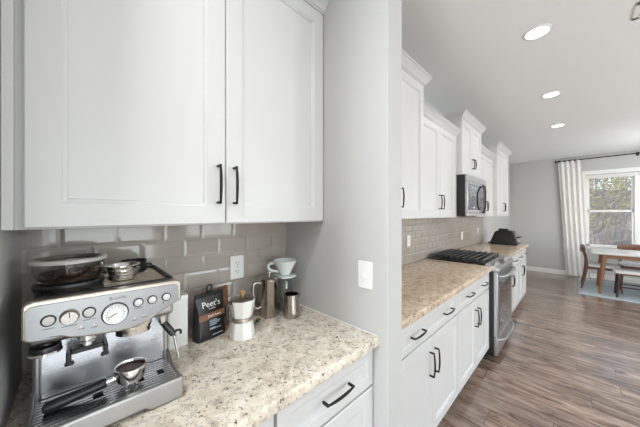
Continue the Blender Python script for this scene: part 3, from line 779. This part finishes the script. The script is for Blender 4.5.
    for x in (.12, .425):
        for y in (yl + .030, yr - .030): MB().lathe([(.013, CT + .0005), (.013, .928)], (x, y, 0), 14).build('foot', 'rubber', r)
    for c in list(r.children) + [g for q in r.children for g in q.children]:      # the control panel leans back
        if c.name.split('.')[0] in PANEL:
            for v in c.data.vertices: v.co.x -= (v.co.z - 1.215) * .03
    def shrink(o):
        for v in o.data.vertices: v.co = KP(v.co)
        for g_ in o.children: shrink(g_)
    for c in r.children:
        if c.name.split('.')[0] not in LOWER: shrink(c)
    rehome(r)
LOWER = ('body', 'splash_plate', 'column_edge', 'group_head', 'grinder_outlet', 'grinder_cradle', 'tamper', 'tamper_disc', 'steam_joint', 'steam_grip', 'steam_wand', 'drip_tray', 'tray_front', 'tray_side', 'drip_grille', 'tray_well', 'foot')
KS = .9374                                              # head size of the machine against the first survey
def KP(p): return Vector((.0766 + KS * p[0], KS * p[1], .0891 + KS * p[2]))
PANEL = ('panel_surround', 'control_panel', 'button', 'button_face', 'grind_dial', 'dial_mark', 'pressure_gauge', 'gauge_face', 'gauge_gasket', 'gauge_ticks', 'gauge_needle', 'indicator_light', 'panel_label', 'logo')
espresso()

def portafilter():
    c = Vector((.382, .106, .9658)); r = thing('portafilter', 'steel portafilter with black handle lying on the espresso drip tray', 'portafilter', tuple(c))
    MB().lathe([(.018, .012), (.029, .015), (.0325, .024), (.0325, .044), (.0355, .045), (.0355, .051), (.0325, .0515), (.031, .048), (.029, .030), (.020, .022)], (0, 0, 0), 40).build('basket', 'chrome', r)
    MB().lathe([(.001, .028), (.028, .028), (.0312, .0465), (.0310, .0470), (.028, .0445), (.001, .045)], (0, 0, 0), 32).build('coffee_puck', 'beans', r)
    for s in (-1, 1):
        MB().tube([(.008, s * .003, .016), (.010, s * .008, .010), (.012, s * .011, .005), (.012, s * .011, .0006)], [.006, .0055, .005, .0045], 12).build('spout', 'chrome', r)
    d = Vector((-.012, -.165, -.022)).normalized()
    pts = [Vector((0, 0, .032)) + d * t for t in (.028, .040, .052)]
    MB().tube(pts, [.0075, .0065, .009], 14).build('neck', 'chrome', r)
    pts = [Vector((0, 0, .032)) + d * t for t in (.050, .054, .064, .10, .135, .158, .163)]
    MB().tube(pts, [.010, .0125, .012, .0120, .0135, .0128, .008], 18).build('handle', 'black_plastic', r)
portafilter()

# stacked filter baskets on the cup warmer
bx_, by_ = .195, .108
for k, (lab, z, rad) in enumerate((('polished steel filter basket at the bottom of the stack on the espresso machine', 1.2140, .0435),
                                   ('polished steel filter basket in the middle of the stack on the espresso machine', 1.2285, .045),
                                   ('polished steel filter basket topmost of the stack on the espresso machine', 1.2430, .0465))):
    rr = rad
    o = MB().lathe([(.001, 0), (rr * .74, 0), (rr * .84, .003), (rr * .9, .016), (rr, .0165), (rr, .0185), (rr * .88, .0182), (rr * .84, .0175), (rr * .78, .004), (.001, .0025)], (0, 0, 0), 40).build('filter_basket', 'chrome')
    for v_ in o.data.vertices: v_.co *= KS
    o.location = KP((bx_, by_ + (.002 if k == 1 else 0), z)); tag(o, lab, 'filter basket', 'filter baskets stacked on the espresso machine')
def collar():
    r = thing('dosing_collar', 'black dosing collar behind the steel baskets on top of the espresso machine', 'dosing collar', KP((.100, .150, 1.2138)))
    MB().lathe([(.030, 0), (.034, .004), (.034, .030), (.038, .040), (.036, .041), (.031, .031), (.029, .004)], (0, 0, 0), 36).build('ring', 'black_plastic', r)
    MB().box(-.012, .012, .030, .052, .012, .026).build('grip', 'black_plastic', r, bevel=.004)
collar()

# ------------------------------------------------------------------ things along the coffee counter
def canister():
    r = thing('storage_canister', 'tall white box canister between espresso machine and black coffee bag', 'canister', (.107, .279, CT))
    P = rrect(-.056, .056, -.036, .036, .008, 4)
    MB().rings([[(x * .97, y * .97, .0005) for x, y in P], [(x, y, .006) for x, y in P], [(x, y, .178) for x, y in P]]).build('body', 'white_enamel', r)
    MB().rings([[(x * 1.012, y * 1.012, .179) for x, y in P], [(x * 1.012, y * 1.012, .192) for x, y in P], [(x * .96, y * .95, .197) for x, y in P]]).build('lid', 'white_enamel', r)
canister()

def pouch(mb, w, d, h, top=.35, seed=1, nu=28, nv=18):
    rings = []
    for j in range(nv + 1):
        t = j / nv; z = h * t
        dep = d * (1 - .18 * (1 - t) ** 4) * (1 - t ** 2.2 * .93) + .006
        wid = w * (1 - .05 * sin(pi * t)) + .004 * t
        ring = []
        for i in range(nu):
            a = 2 * pi * i / nu; ca, sa = cos(a), sin(a)
            e = .35 + .25 * t
            x = math.copysign(abs(ca) ** e, ca) * dep / 2; y = math.copysign(abs(sa) ** .35, sa) * wid / 2
            nzv = noise.noise(Vector((y * 28 + seed * 7, z * 22, x * 30))) * .0035 * (1 if j else 0)
            ring.append((x + nzv * (1 if ca > 0 else .5), y, z))
        rings.append(ring)
    mb.rings(rings); return mb
def coffee_bags():
    rz = radians(11)
    r = thing('coffee_bag', 'black coffee bag with white lettering and brown band, clipped shut', 'coffee bag', (.152, .398, CT + .0005), rz)
    pouch(MB(), .126, .062, .172).build('pouch', 'bag_black', r, smooth=60)
    def fx(z):
        t = z / .172; return ((.062 * (1 - .18 * (1 - t) ** 4) * (1 - t ** 2.2 * .93) + .006) / 2)
    # folded top and clip
    MB().box(-.006, .007, -.062, .062, .166, .186).build('rolled_top', 'bag_black', r, bevel=.004)
    cl = MB().box(-.010, .011, -.010, .010, .170, .190).build('clip', 'black_plastic', r, bevel=.002)
    pts = [(0, -.008 + .0 + .011 * cos(a) + .008, .202 + .013 * sin(a)) for a in [2 * pi * k / 18 for k in range(18)]]
    MB().tube(pts, .0036, 8, closed=True).build('clip_ring', 'black_plastic', cl)
    def strip(mb, y0, y1, z0, z1, off):
        n = 8; m = 10; rows = []
        for j in range(m + 1):
            z = z0 + (z1 - z0) * j / m; rows.append([(fx(z) + off, y0 + (y1 - y0) * i / n, z + (i / n - .5) * .004) for i in range(n + 1)])
        vs = [[mb.bm.verts.new(p) for p in rw] for rw in rows]
        for a, b in zip(vs, vs[1:]):
            for i in range(n): mb.bm.faces.new((a[i], a[i + 1], b[i + 1], b[i]))
    b = MB(); strip(b, -.060, .050, .085, .108, .0032); strip(b, -.060, .050, .085, .108, .0026); b.build('label_band', 'band_brown', r)
    def tx(nm, body, size, y, z, m):
        t = z / .172; slope = math.atan2(fx(z + .01) - fx(z - .01), .02)
        mtx = Matrix.Translation((fx(z) + .0042, y, z)) @ Matrix.Rotation(slope, 4, 'Y') @ facing_x((0, 0, 0))
        lettering(nm, body, size, mtx, m, r, .0004)
    tx('logo', "Peet's", .034, -.003, .141, 'print_white')
    tx('logo', 'COFFEE', .0085, -.002, .123, 'print_white')
    tx('band_text', 'Dark Roast', .0125, .006, .096, 'print_white')
    pr = MB()
    for k, (z, a, bb) in enumerate(((.077, -.018, .014), (.071, -.018, .030), (.065, -.018, .024), (.059, -.018, .012), (.047, -.018, .006), (.043, -.018, .032), (.018, -.006, .040))):
        x = fx(z) + .0034; pr.box(x, x + .0006, a, bb, z - .0014, z + .0014)
    pr.build('small_print', 'print_blue', r)
    r2 = thing('coffee_bag', 'brown coffee bag mostly hidden behind the black coffee bag', 'coffee bag', (.086, .468, CT + .0005), radians(14))
    pouch(MB(), .080, .050, .168, seed=4).build('pouch', 'bag_brown', r2, smooth=60)
    MB().box(-.005, .006, -.040, .040, .162, .178).build('rolled_top', 'bag_brown', r2, bevel=.003)
coffee_bags()

def moka():
    r = thing('moka_pot', 'white faceted moka pot with beech knob in front of the outlet', 'moka pot', (.250, .497, CT + .0005), radians(20))
    def oct_(prof, nm, m, par, seg=8):
        return MB().lathe(prof, (0, 0, 0), seg).build(nm, m, par, bevel=.0012, smooth=25)
    oct_([(.048, 0), (.0505, .003), (.0495, .020), (.042, .066), (.040, .070)], 'boiler', 'white_enamel', r)
    MB().lathe([(.0405, .0695), (.0425, .071), (.0425, .083), (.0405, .085)], (0, 0, 0), 36).build('collar', 'steel_warm', r)
    oct_([(.038, .0845), (.041, .088), (.048, .130), (.052, .156), (.050, .156), (.036, .088)], 'upper_chamber', 'white_enamel', r)
    up = [c for c in r.children if c.name.startswith('upper')][0]
    a = radians(70)          # spout points along the counter
    def rot(p): return (p[0] * cos(a) - p[1] * sin(a), p[0] * sin(a) + p[1] * cos(a), p[2])
    MB().rings([[rot(p) for p in ((.040, -.014, .128), (.040, .014, .128), (.044, .001, .110))], [rot(p) for p in ((.046, -.014, .156), (.046, .014, .156), (.060, 0, .156))]]).build('spout', 'white_enamel', up, bevel=.001)
    oct_([(.0525, .1565), (.0525, .1585), (.036, .166), (.012, .172), (.010, .174)], 'lid', 'pewter', r)
    lid = [c for c in r.children if c.name.startswith('lid')][0]
    MB().lathe([(.008, .173), (.010, .178), (.012, .188), (.008, .191)], (0, 0, 0), 20).build('lid_knob', 'wood_knob', lid)
    b = a + pi
    def rb(p): return (p[0] * cos(b) - p[1] * sin(b), p[0] * sin(b) + p[1] * cos(b), p[2])
    MB().tube([rb(p) for p in ((.044, 0, .150), (.060, 0, .152), (.069, 0, .142), (.068, 0, .110), (.062, 0, .078))], [.006, .007, .0075, .0075, .006], 10).build('handle', 'black_plastic', r)
moka()

def french_press():
    r = thing('french_press', 'tall polished steel french press with side handle beside the glass server', 'french press', (.140, .698, CT + .0005))
    MB().lathe([(.044, 0), (.046, .003), (.046, .176), (.0475, .180), (.0475, .184), (.044, .184), (.0435, .010)], (0, 0, 0), 48).build('body', 'pewter', r)
    MB().lathe([(.0435, .1805), (.0465, .1848), (.0465, .189), (.038, .196), (.012, .199), (.001, .1995)], (0, 0, 0), 40).build('lid', 'pewter', r)
    lid = [c for c in r.children if c.name.startswith('lid')][0]
    MB().lathe([(.003, .198), (.003, .206), (.010, .207), (.012, .213), (.009, .219), (.001, .220)], (0, 0, 0), 24).build('plunger_knob', 'chrome', lid)
    b = radians(-100)
    def rb(p): return (p[0] * cos(b) - p[1] * sin(b), p[0] * sin(b) + p[1] * cos(b), p[2])
    MB().tube([rb(p) for p in ((.044, 0, .168), (.066, 0, .174), (.080, 0, .170), (.084, 0, .155), (.084, 0, .090), (.080, 0, .058), (.066, 0, .046), (.044, 0, .050))], .0078, 12).build('handle', 'pewter', r)
    a = radians(60)
    def ra(p): return (p[0] * cos(a) - p[1] * sin(a), p[0] * sin(a) + p[1] * cos(a), p[2])
    MB().rings([[ra(p) for p in ((.0455, -.012, .165), (.0455, .012, .165), (.046, 0, .150))], [ra(p) for p in ((.0465, -.014, .184), (.0465, .014, .184), (.060, 0, .186))]]).build('spout', 'pewter', r)
french_press()

def pour_over():
    r = thing('coffee_server', 'clear glass coffee server under the white dripper in the corner', 'server', (.130, .803, CT + .0005))
    MB().lathe([(.038, 0), (.043, .004), (.045, .030), (.043, .075), (.038, .125), (.034, .155), (.034, .172), (.036, .175), (.0345, .1755), (.032, .171), (.032, .155), (.036, .125), (.041, .075), (.043, .030), (.041, .006), (.001, .004)], (0, 0, 0), 48).build('vessel', 'clear_glass', r)
    b = radians(200)
    def rb(p): return (p[0] * cos(b) - p[1] * sin(b), p[0] * sin(b) + p[1] * cos(b), p[2])
    MB().tube([rb(p) for p in ((.036, 0, .158), (.052, 0, .158), (.060, 0, .145), (.060, 0, .100), (.048, 0, .060))], .006, 10).build('handle', 'clear_glass', r)
    d = thing('coffee_dripper', 'white ceramic cone dripper sitting on the glass server', 'dripper', (.130, .803, CT + .177))
    MB().lathe([(.057, .0005), (.062, .003), (.061, .0065), (.030, .009), (.028, .006), (.020, .001)], (0, 0, 0), 48).build('saucer', 'white_ceramic', d)
    MB().lathe([(.027, .0115), (.029, .018), (.062, .082), (.064, .087), (.060, .087), (.026, .022), (.022, .013)], (0, 0, 0), 48).build('cone', 'white_ceramic', d)
    cone = [c for c in d.children if c.name.startswith('cone')][0]
    b = radians(235)
    def rc(p): return (p[0] * cos(b) - p[1] * sin(b), p[0] * sin(b) + p[1] * cos(b), p[2])
    MB().tube([rc(p) for p in ((.053, 0, .070), (.072, 0, .072), (.088, 0, .062), (.088, 0, .046), (.076, 0, .034), (.058, 0, .030), (.034, 0, .026))], .0055, 12, flat=1.3).build('handle', 'white_ceramic', cone)
pour_over()

def jug():
    r = thing('milk_jug', 'small steel milk jug in front of the glass server', 'jug', (.228, .770, CT + .0005))
    MB().lathe([(.040, 0), (.042, .003), (.0415, .030), (.037, .085), (.036, .112), (.0345, .112), (.0355, .085), (.040, .030), (.039, .005), (.001, .004)], (0, 0, 0), 48).build('body', 'pewter', r)
    a = radians(60)
    def ra(p): return (p[0] * cos(a) - p[1] * sin(a), p[0] * sin(a) + p[1] * cos(a), p[2])
    MB().rings([[ra(p) for p in ((.0355, -.010, .096), (.0355, .010, .096), (.036, 0, .080))], [ra(p) for p in ((.0355, -.012, .112), (.0355, .012, .112), (.050, 0, .114))]]).build('spout', 'pewter', r)
    b = radians(150)
    def rb(p): return (p[0] * cos(b) - p[1] * sin(b), p[0] * sin(b) + p[1] * cos(b), p[2])
    MB().tube([rb(p) for p in ((.036, 0, .100), (.055, 0, .102), (.060, 0, .090), (.058, 0, .050), (.041, 0, .030))], .004, 10).build('handle', 'pewter', r)
jug()
def sprig():
    mb = MB(); rnd = random.Random(5)
    for k in range(5):
        a = radians(-40 + 35 * k); c = Vector((.012 * cos(a), .012 * sin(a), .006 + .002 * k)); d = Vector((cos(a), sin(a), .25)).normalized(); s = d.cross(Vector((0, 0, 1))).normalized()
        mb.rings([[c - d * .014, c - s * .006 + Vector((0, 0, .001)), c + d * .014, c + s * .006 + Vector((0, 0, .001))], [c - d * .014 + Vector((0, 0, .0012)), c - s * .006 + Vector((0, 0, .0022)), c + d * .014 + Vector((0, 0, .0012)), c + s * .006 + Vector((0, 0, .0022))]])
    o = mb.build('green_leaf_sprig', 'leaf'); o.location = (.175, .600, CT + .0010)
    tag(o, 'tiny green leaf sprig lying between the moka pot and french press', 'leaf')
sprig()

# ------------------------------------------------------------------ dining corner
RZ = .012
o = MB().box(1.235, 3.60, 6.43, 8.05, .0006, RZ).build('area_rug', 'rug', bevel=.003); tag(o, 'pale blue-grey area rug under the dining table', 'rug')

def curtain():
    r = thing('curtain', 'long cream linen curtain panel left of the dining window', 'curtain', (1.12, YF - .09, .02))
    n = 110; rows = []
    for j in range(13):
        t = j / 12; z = .004 + t * 2.63
        ring_f, ring_b = [], []
        for i in range(n + 1):
            s = i / n
            x0 = -.085 + (-.215 + .085) * t; x1 = .30 + (.165 - .30) * t ** .7
            x = x0 + (x1 - x0) * s
            y = .030 * sin(s * 2 * pi * 4.5 + .4 * sin(3 * t)) * (1 - .15 * t) + .006 * sin(s * 31 + 2 * t)
            ring_f.append((x, y, z)); ring_b.append((x, y + .004, z))
        rows.append(ring_f + ring_b[::-1])
    MB().rings(rows).build('cloth', 'curtain', r, smooth=60)
    gm = MB()
    for i in range(4):
        s = (.5 + 2 * i) / 9.; x = -.215 + .38 * s; gm.lathe([(.020, -.004), (.024, -.004), (.024, .004), (.020, .004)], (x, 0, 2.62), 20, 'X', False, False)
    gm.build('grommets', 'black_metal', r)
curtain()
def rod():
    r = thing('curtain_rod', 'thin black curtain rod above the dining window', 'curtain rod', (2.08, YF - .09, 2.655))
    MB().lathe([(.011, -1.19), (.011, 1.19)], (0, 0, 0), 14, 'X').build('rod', 'black_metal', r)
    for s in (-1, 1):
        MB().lathe([(.012, s * 1.19), (.020, s * 1.195), (.020, s * 1.225), (.012, s * 1.23)], (0, 0, 0), 16, 'X').build('finial', 'black_metal', r)
    for x in (-1.16, 0, 1.16):
        MB().box(x - .008, x + .008, 0, .089, -.008, .008).box(x - .02, x + .02, .084, .0895, -.035, .035).build('bracket', 'black_metal', r)
rod()

def taper_leg(mb, p0, p1, r0, r1): mb.tube([p0, tuple((Vector(p0) + Vector(p1)) / 2), p1], [r0, (r0 + r1) / 2, r1], 10)
def dining_table():
    x0, x1, y0, y1 = 1.40, 3.20, 6.56, 7.46
    cx, cy = (x0 + x1) / 2, (y0 + y1) / 2
    r = thing('dining_table', 'white-topped dining table with tapered wooden legs by the window', 'table', (cx, cy, RZ))
    P = rrect(x0 - cx, x1 - cx, y0 - cy, y1 - cy, .05, 5)
    MB().rings([[(x * .985, y * .97, .705) for x, y in P], [(x, y, .722) for x, y in P], [(x, y, .738) for x, y in P]]).build('tabletop', 'table_top', r, bevel=.003)
    a = MB(); hx, hy = .76, .33
    a.box(-hx, hx, -hy - .011, -hy + .011, .635, .704).box(-hx, hx, hy - .011, hy + .011, .635, .704).box(-hx - .011, -hx + .011, -hy, hy, .635, .704).box(hx - .011, hx + .011, -hy, hy, .635, .704)
    a.build('apron', 'oak', r, bevel=.002)
    for sx in (-1, 1):
        for sy in (-1, 1):
            l = MB(); taper_leg(l, (sx * .745, sy * .315, .702), (sx * .80, sy * .345, .0030), .036, .020); l.build('leg', 'oak', r)
dining_table()

def chair(label, loc, rz, wood='walnut'):
    """mid-century chair, faces local +X"""
    r = thing('dining_chair', label, 'chair', (loc[0], loc[1], RZ + .0035), rz, 'dining chairs')
    for s in (-1, 1):
        l = MB(); l.tube([(-.265, s * .215, 0), (-.225, s * .205, .20), (-.195, s * .195, .43), (-.205, s * .195, .58), (-.245, s * .20, .74), (-.262, s * .20, .775)], [.014, .020, .025, .022, .017, .014], 10); l.build('leg', wood, r)
        l = MB(); l.tube([(.235, s * .215, 0), (.215, s * .205, .22), (.195, s * .195, .43)], [.013, .017, .022], 10); l.build('leg', wood, r)
    f = MB(); f.box(-.195, .20, -.198, -.172, .375, .425).box(-.195, .20, .172, .198, .375, .425).box(-.205, -.18, -.19, .19, .375, .425).box(.18, .205, -.19, .19, .375, .425)
    f.build('seat_frame', wood, r, bevel=.006)
    P = rrect(-.20, .225, -.225, .225, .06, 6)
    MB().rings([[(x * .97, y * .97, .426) for x, y in P], [(x, y, .435) for x, y in P], [(x, y, .452) for x, y in P], [(x * .93, y * .93, .464) for x, y in P]]).build('seat', 'seat_cloth', r)
    # curved back rail: tall oval wrapping the sitter
    rows = []
    for i in range(17):
        t = -1 + 2 * i / 16; y = t * .235; x = -.275 + .055 * t * t; hh = .062 * math.sqrt(max(.05, 1 - (abs(t) ** 6) * .75)); z = .745
        rows.append([(x + .011 * cos(a), y, z + hh * sin(a)) for a in [2 * pi * k / 14 for k in range(14)]])
    MB().rings(rows).build('backrest', wood, r)
    return r
chair('walnut dining chair with white seat at the left head of the dining table', (1.54, 7.12), 0)
chair('dining chair on the window side of the table, only its curved back rail showing', (2.02, 7.66), radians(-90))

def bench():
    r = thing('dining_bench', 'dark wooden bench with white cushion along the near side of the dining table', 'bench', (2.28, 6.72, RZ + .0035))
    for sx in (-1, 1):
        for sy in (-1, 1):
            l = MB(); l.tube([(sx * .56, sy * .14, .40), (sx * .575, sy * .152, .20), (sx * .59, sy * .162, 0)], [.021, .019, .015], 10); l.build('leg', 'dark_wood', r)
    for sy in (-1, 1):
        MB().tube([(-.575, sy * .152, .18), (.575, sy * .152, .18)], .010, 8).build('stretcher', 'dark_wood', r)
    MB().box(-.60, .60, -.17, .17, .385, .412).build('seat_frame', 'walnut', r, bevel=.004)
    P = rrect(-.62, .62, -.18, .18, .04, 5)
    MB().rings([[(x, y, .4125) for x, y in P], [(x * 1.005, y * 1.01, .425) for x, y in P], [(x * 1.005, y * 1.01, .442) for x, y in P], [(x * .985, y * .95, .452) for x, y in P]]).build('cushion', 'seat_cloth', r)
bench()

# ------------------------------------------------------------------ outdoors beyond the window
def outdoors():
    g = MB(); n = 24; rows = []
    for j in range(n + 1):
        y = YF + .3 + j * 1.6; rows.append([(-22 + i * 2.4, y, -.65 + max(0, y - 16) * .08 + .25 * noise.noise(Vector((i * .5, j * .4, 0)))) for i in range(22)])
    g.rings(rows, closed=False).build('ground', 'drygrass'); struct(bpy.data.objects['ground'], 'dry winter grass rising to the trees')
    hrow = []
    for j in range(14):
        t = j / 13; hrow.append([(-30 + i * 2.6, 38 + 14 * t, 1 + 3.5 * t + 1.6 * noise.noise(Vector((i * .45, t * 4, 3)))) for i in range(28)])
    MB().rings(hrow, closed=False).build('hill', 'hill', smooth=80); struct(bpy.data.objects['hill'], 'wooded winter hillside beyond the trees')
    rnd = random.Random(21)
    def tree(x, y, h, label, group, m, nb):
        r = thing('bare_tree', label, 'tree', (x, y, -.7 + max(0, y - 16) * .08), rnd.random() * 6, group)
        tr = MB(); lean = (rnd.uniform(-.12, .12), rnd.uniform(-.1, .1))
        pts = [(lean[0] * h * t + .1 * sin(5 * t + x), lean[1] * h * t, h * t) for t in (0, .15, .3, .5, .7, .85, 1)]
        r0 = .020 * h * .55; tr.tube(pts, [r0 * (1.25, 1, .9, .7, .45, .25, .06)[k] for k in range(7)], 7); tr.build('trunk', m, r)
        bb = MB()
        def branch(p, d, L, rad, depth):
            q = p; pp = [p]
            for k in range(3):
                d = (d + Vector((rnd.uniform(-.3, .3), rnd.uniform(-.3, .3), rnd.uniform(-.05, .3)))).normalized(); q = q + d * L / 3; pp.append(q)
            bb.tube(pp, [rad, rad * .8, rad * .55, rad * .25], 4 if depth else 5)
            if depth < 2:
                for k in range(4):
                    s = pp[1 + k % 3]; nd = (d + Vector((rnd.uniform(-1, 1), rnd.uniform(-1, 1), rnd.uniform(-.3, .7)))).normalized(); branch(s, nd, L * rnd.uniform(.45, .7), rad * .5, depth + 1)
        for k in range(nb):
            t = rnd.uniform(.12, .95); i = min(5, int(t * 6)); p = Vector(pts[i]).lerp(Vector(pts[i + 1]), rnd.random())
            a = rnd.random() * 2 * pi; branch(p, Vector((cos(a), sin(a), rnd.uniform(.1, .8))).normalized(), h * rnd.uniform(.2, .36) * (1.1 - t * .6), r0 * .33 * (1.1 - t * .7), 0)
        o = bb.build('branches', m, r, smooth=0)
    k = 0
    for y in (13.5, 15.5, 17.5, 20, 23, 27):
        for q in range(5 if y < 18 else 6):
            x = (1.224 + (y / 8.2) * (rnd.uniform(-.1, .9) + .0)) + (q - 2) * (.95 + (y - 11) * .07) + rnd.uniform(-.35, .35)
            tree(x, y + rnd.uniform(-.6, .6), rnd.uniform(4.2, 6.8) + (y - 11) * .15, 'bare grey winter tree in the woods outside the dining window', 'bare trees outside the window', 'bark_pale' if rnd.random() < .4 else 'bark', 24); k += 1
    for x, y, z0, s, lab in ((1.3, 14.0, 1.0, 1.9, 'yellow-green leafy tree at the upper left of the dining window'), (3.6, 21.0, 1.0, 1.6, 'yellow-green leafy tree farther back through the dining window')):
        r = thing('leafy_tree', lab, 'tree', (x, y, -.7 + max(0, y - 16) * .08))
        MB().tube([(0, 0, 0), (.1, 0, 1.5), (0, .1, 3.4)], [.11, .09, .04], 8).build('trunk', 'bark', r)
        lf = MB()
        for q in range(1500):
            d = Vector((rnd.gauss(0, 1), rnd.gauss(0, 1), rnd.gauss(0, 1))).normalized() * s * rnd.uniform(.35, 1) ** .6
            c = Vector((d.x * .75, d.y * .75, 3.1 + d.z * 1.0)); u = Vector((rnd.gauss(0, 1), rnd.gauss(0, 1), rnd.gauss(0, 1))).normalized(); v = u.orthogonal().normalized(); w = .05
            vs = [lf.bm.verts.new(c + u * w * 1.4), lf.bm.verts.new(c + v * w * .6), lf.bm.verts.new(c - u * w * 1.4), lf.bm.verts.new(c - v * w * .6)]; lf.bm.faces.new(vs)
        lf.build('foliage', 'evergreen', r, smooth=0)
outdoors()
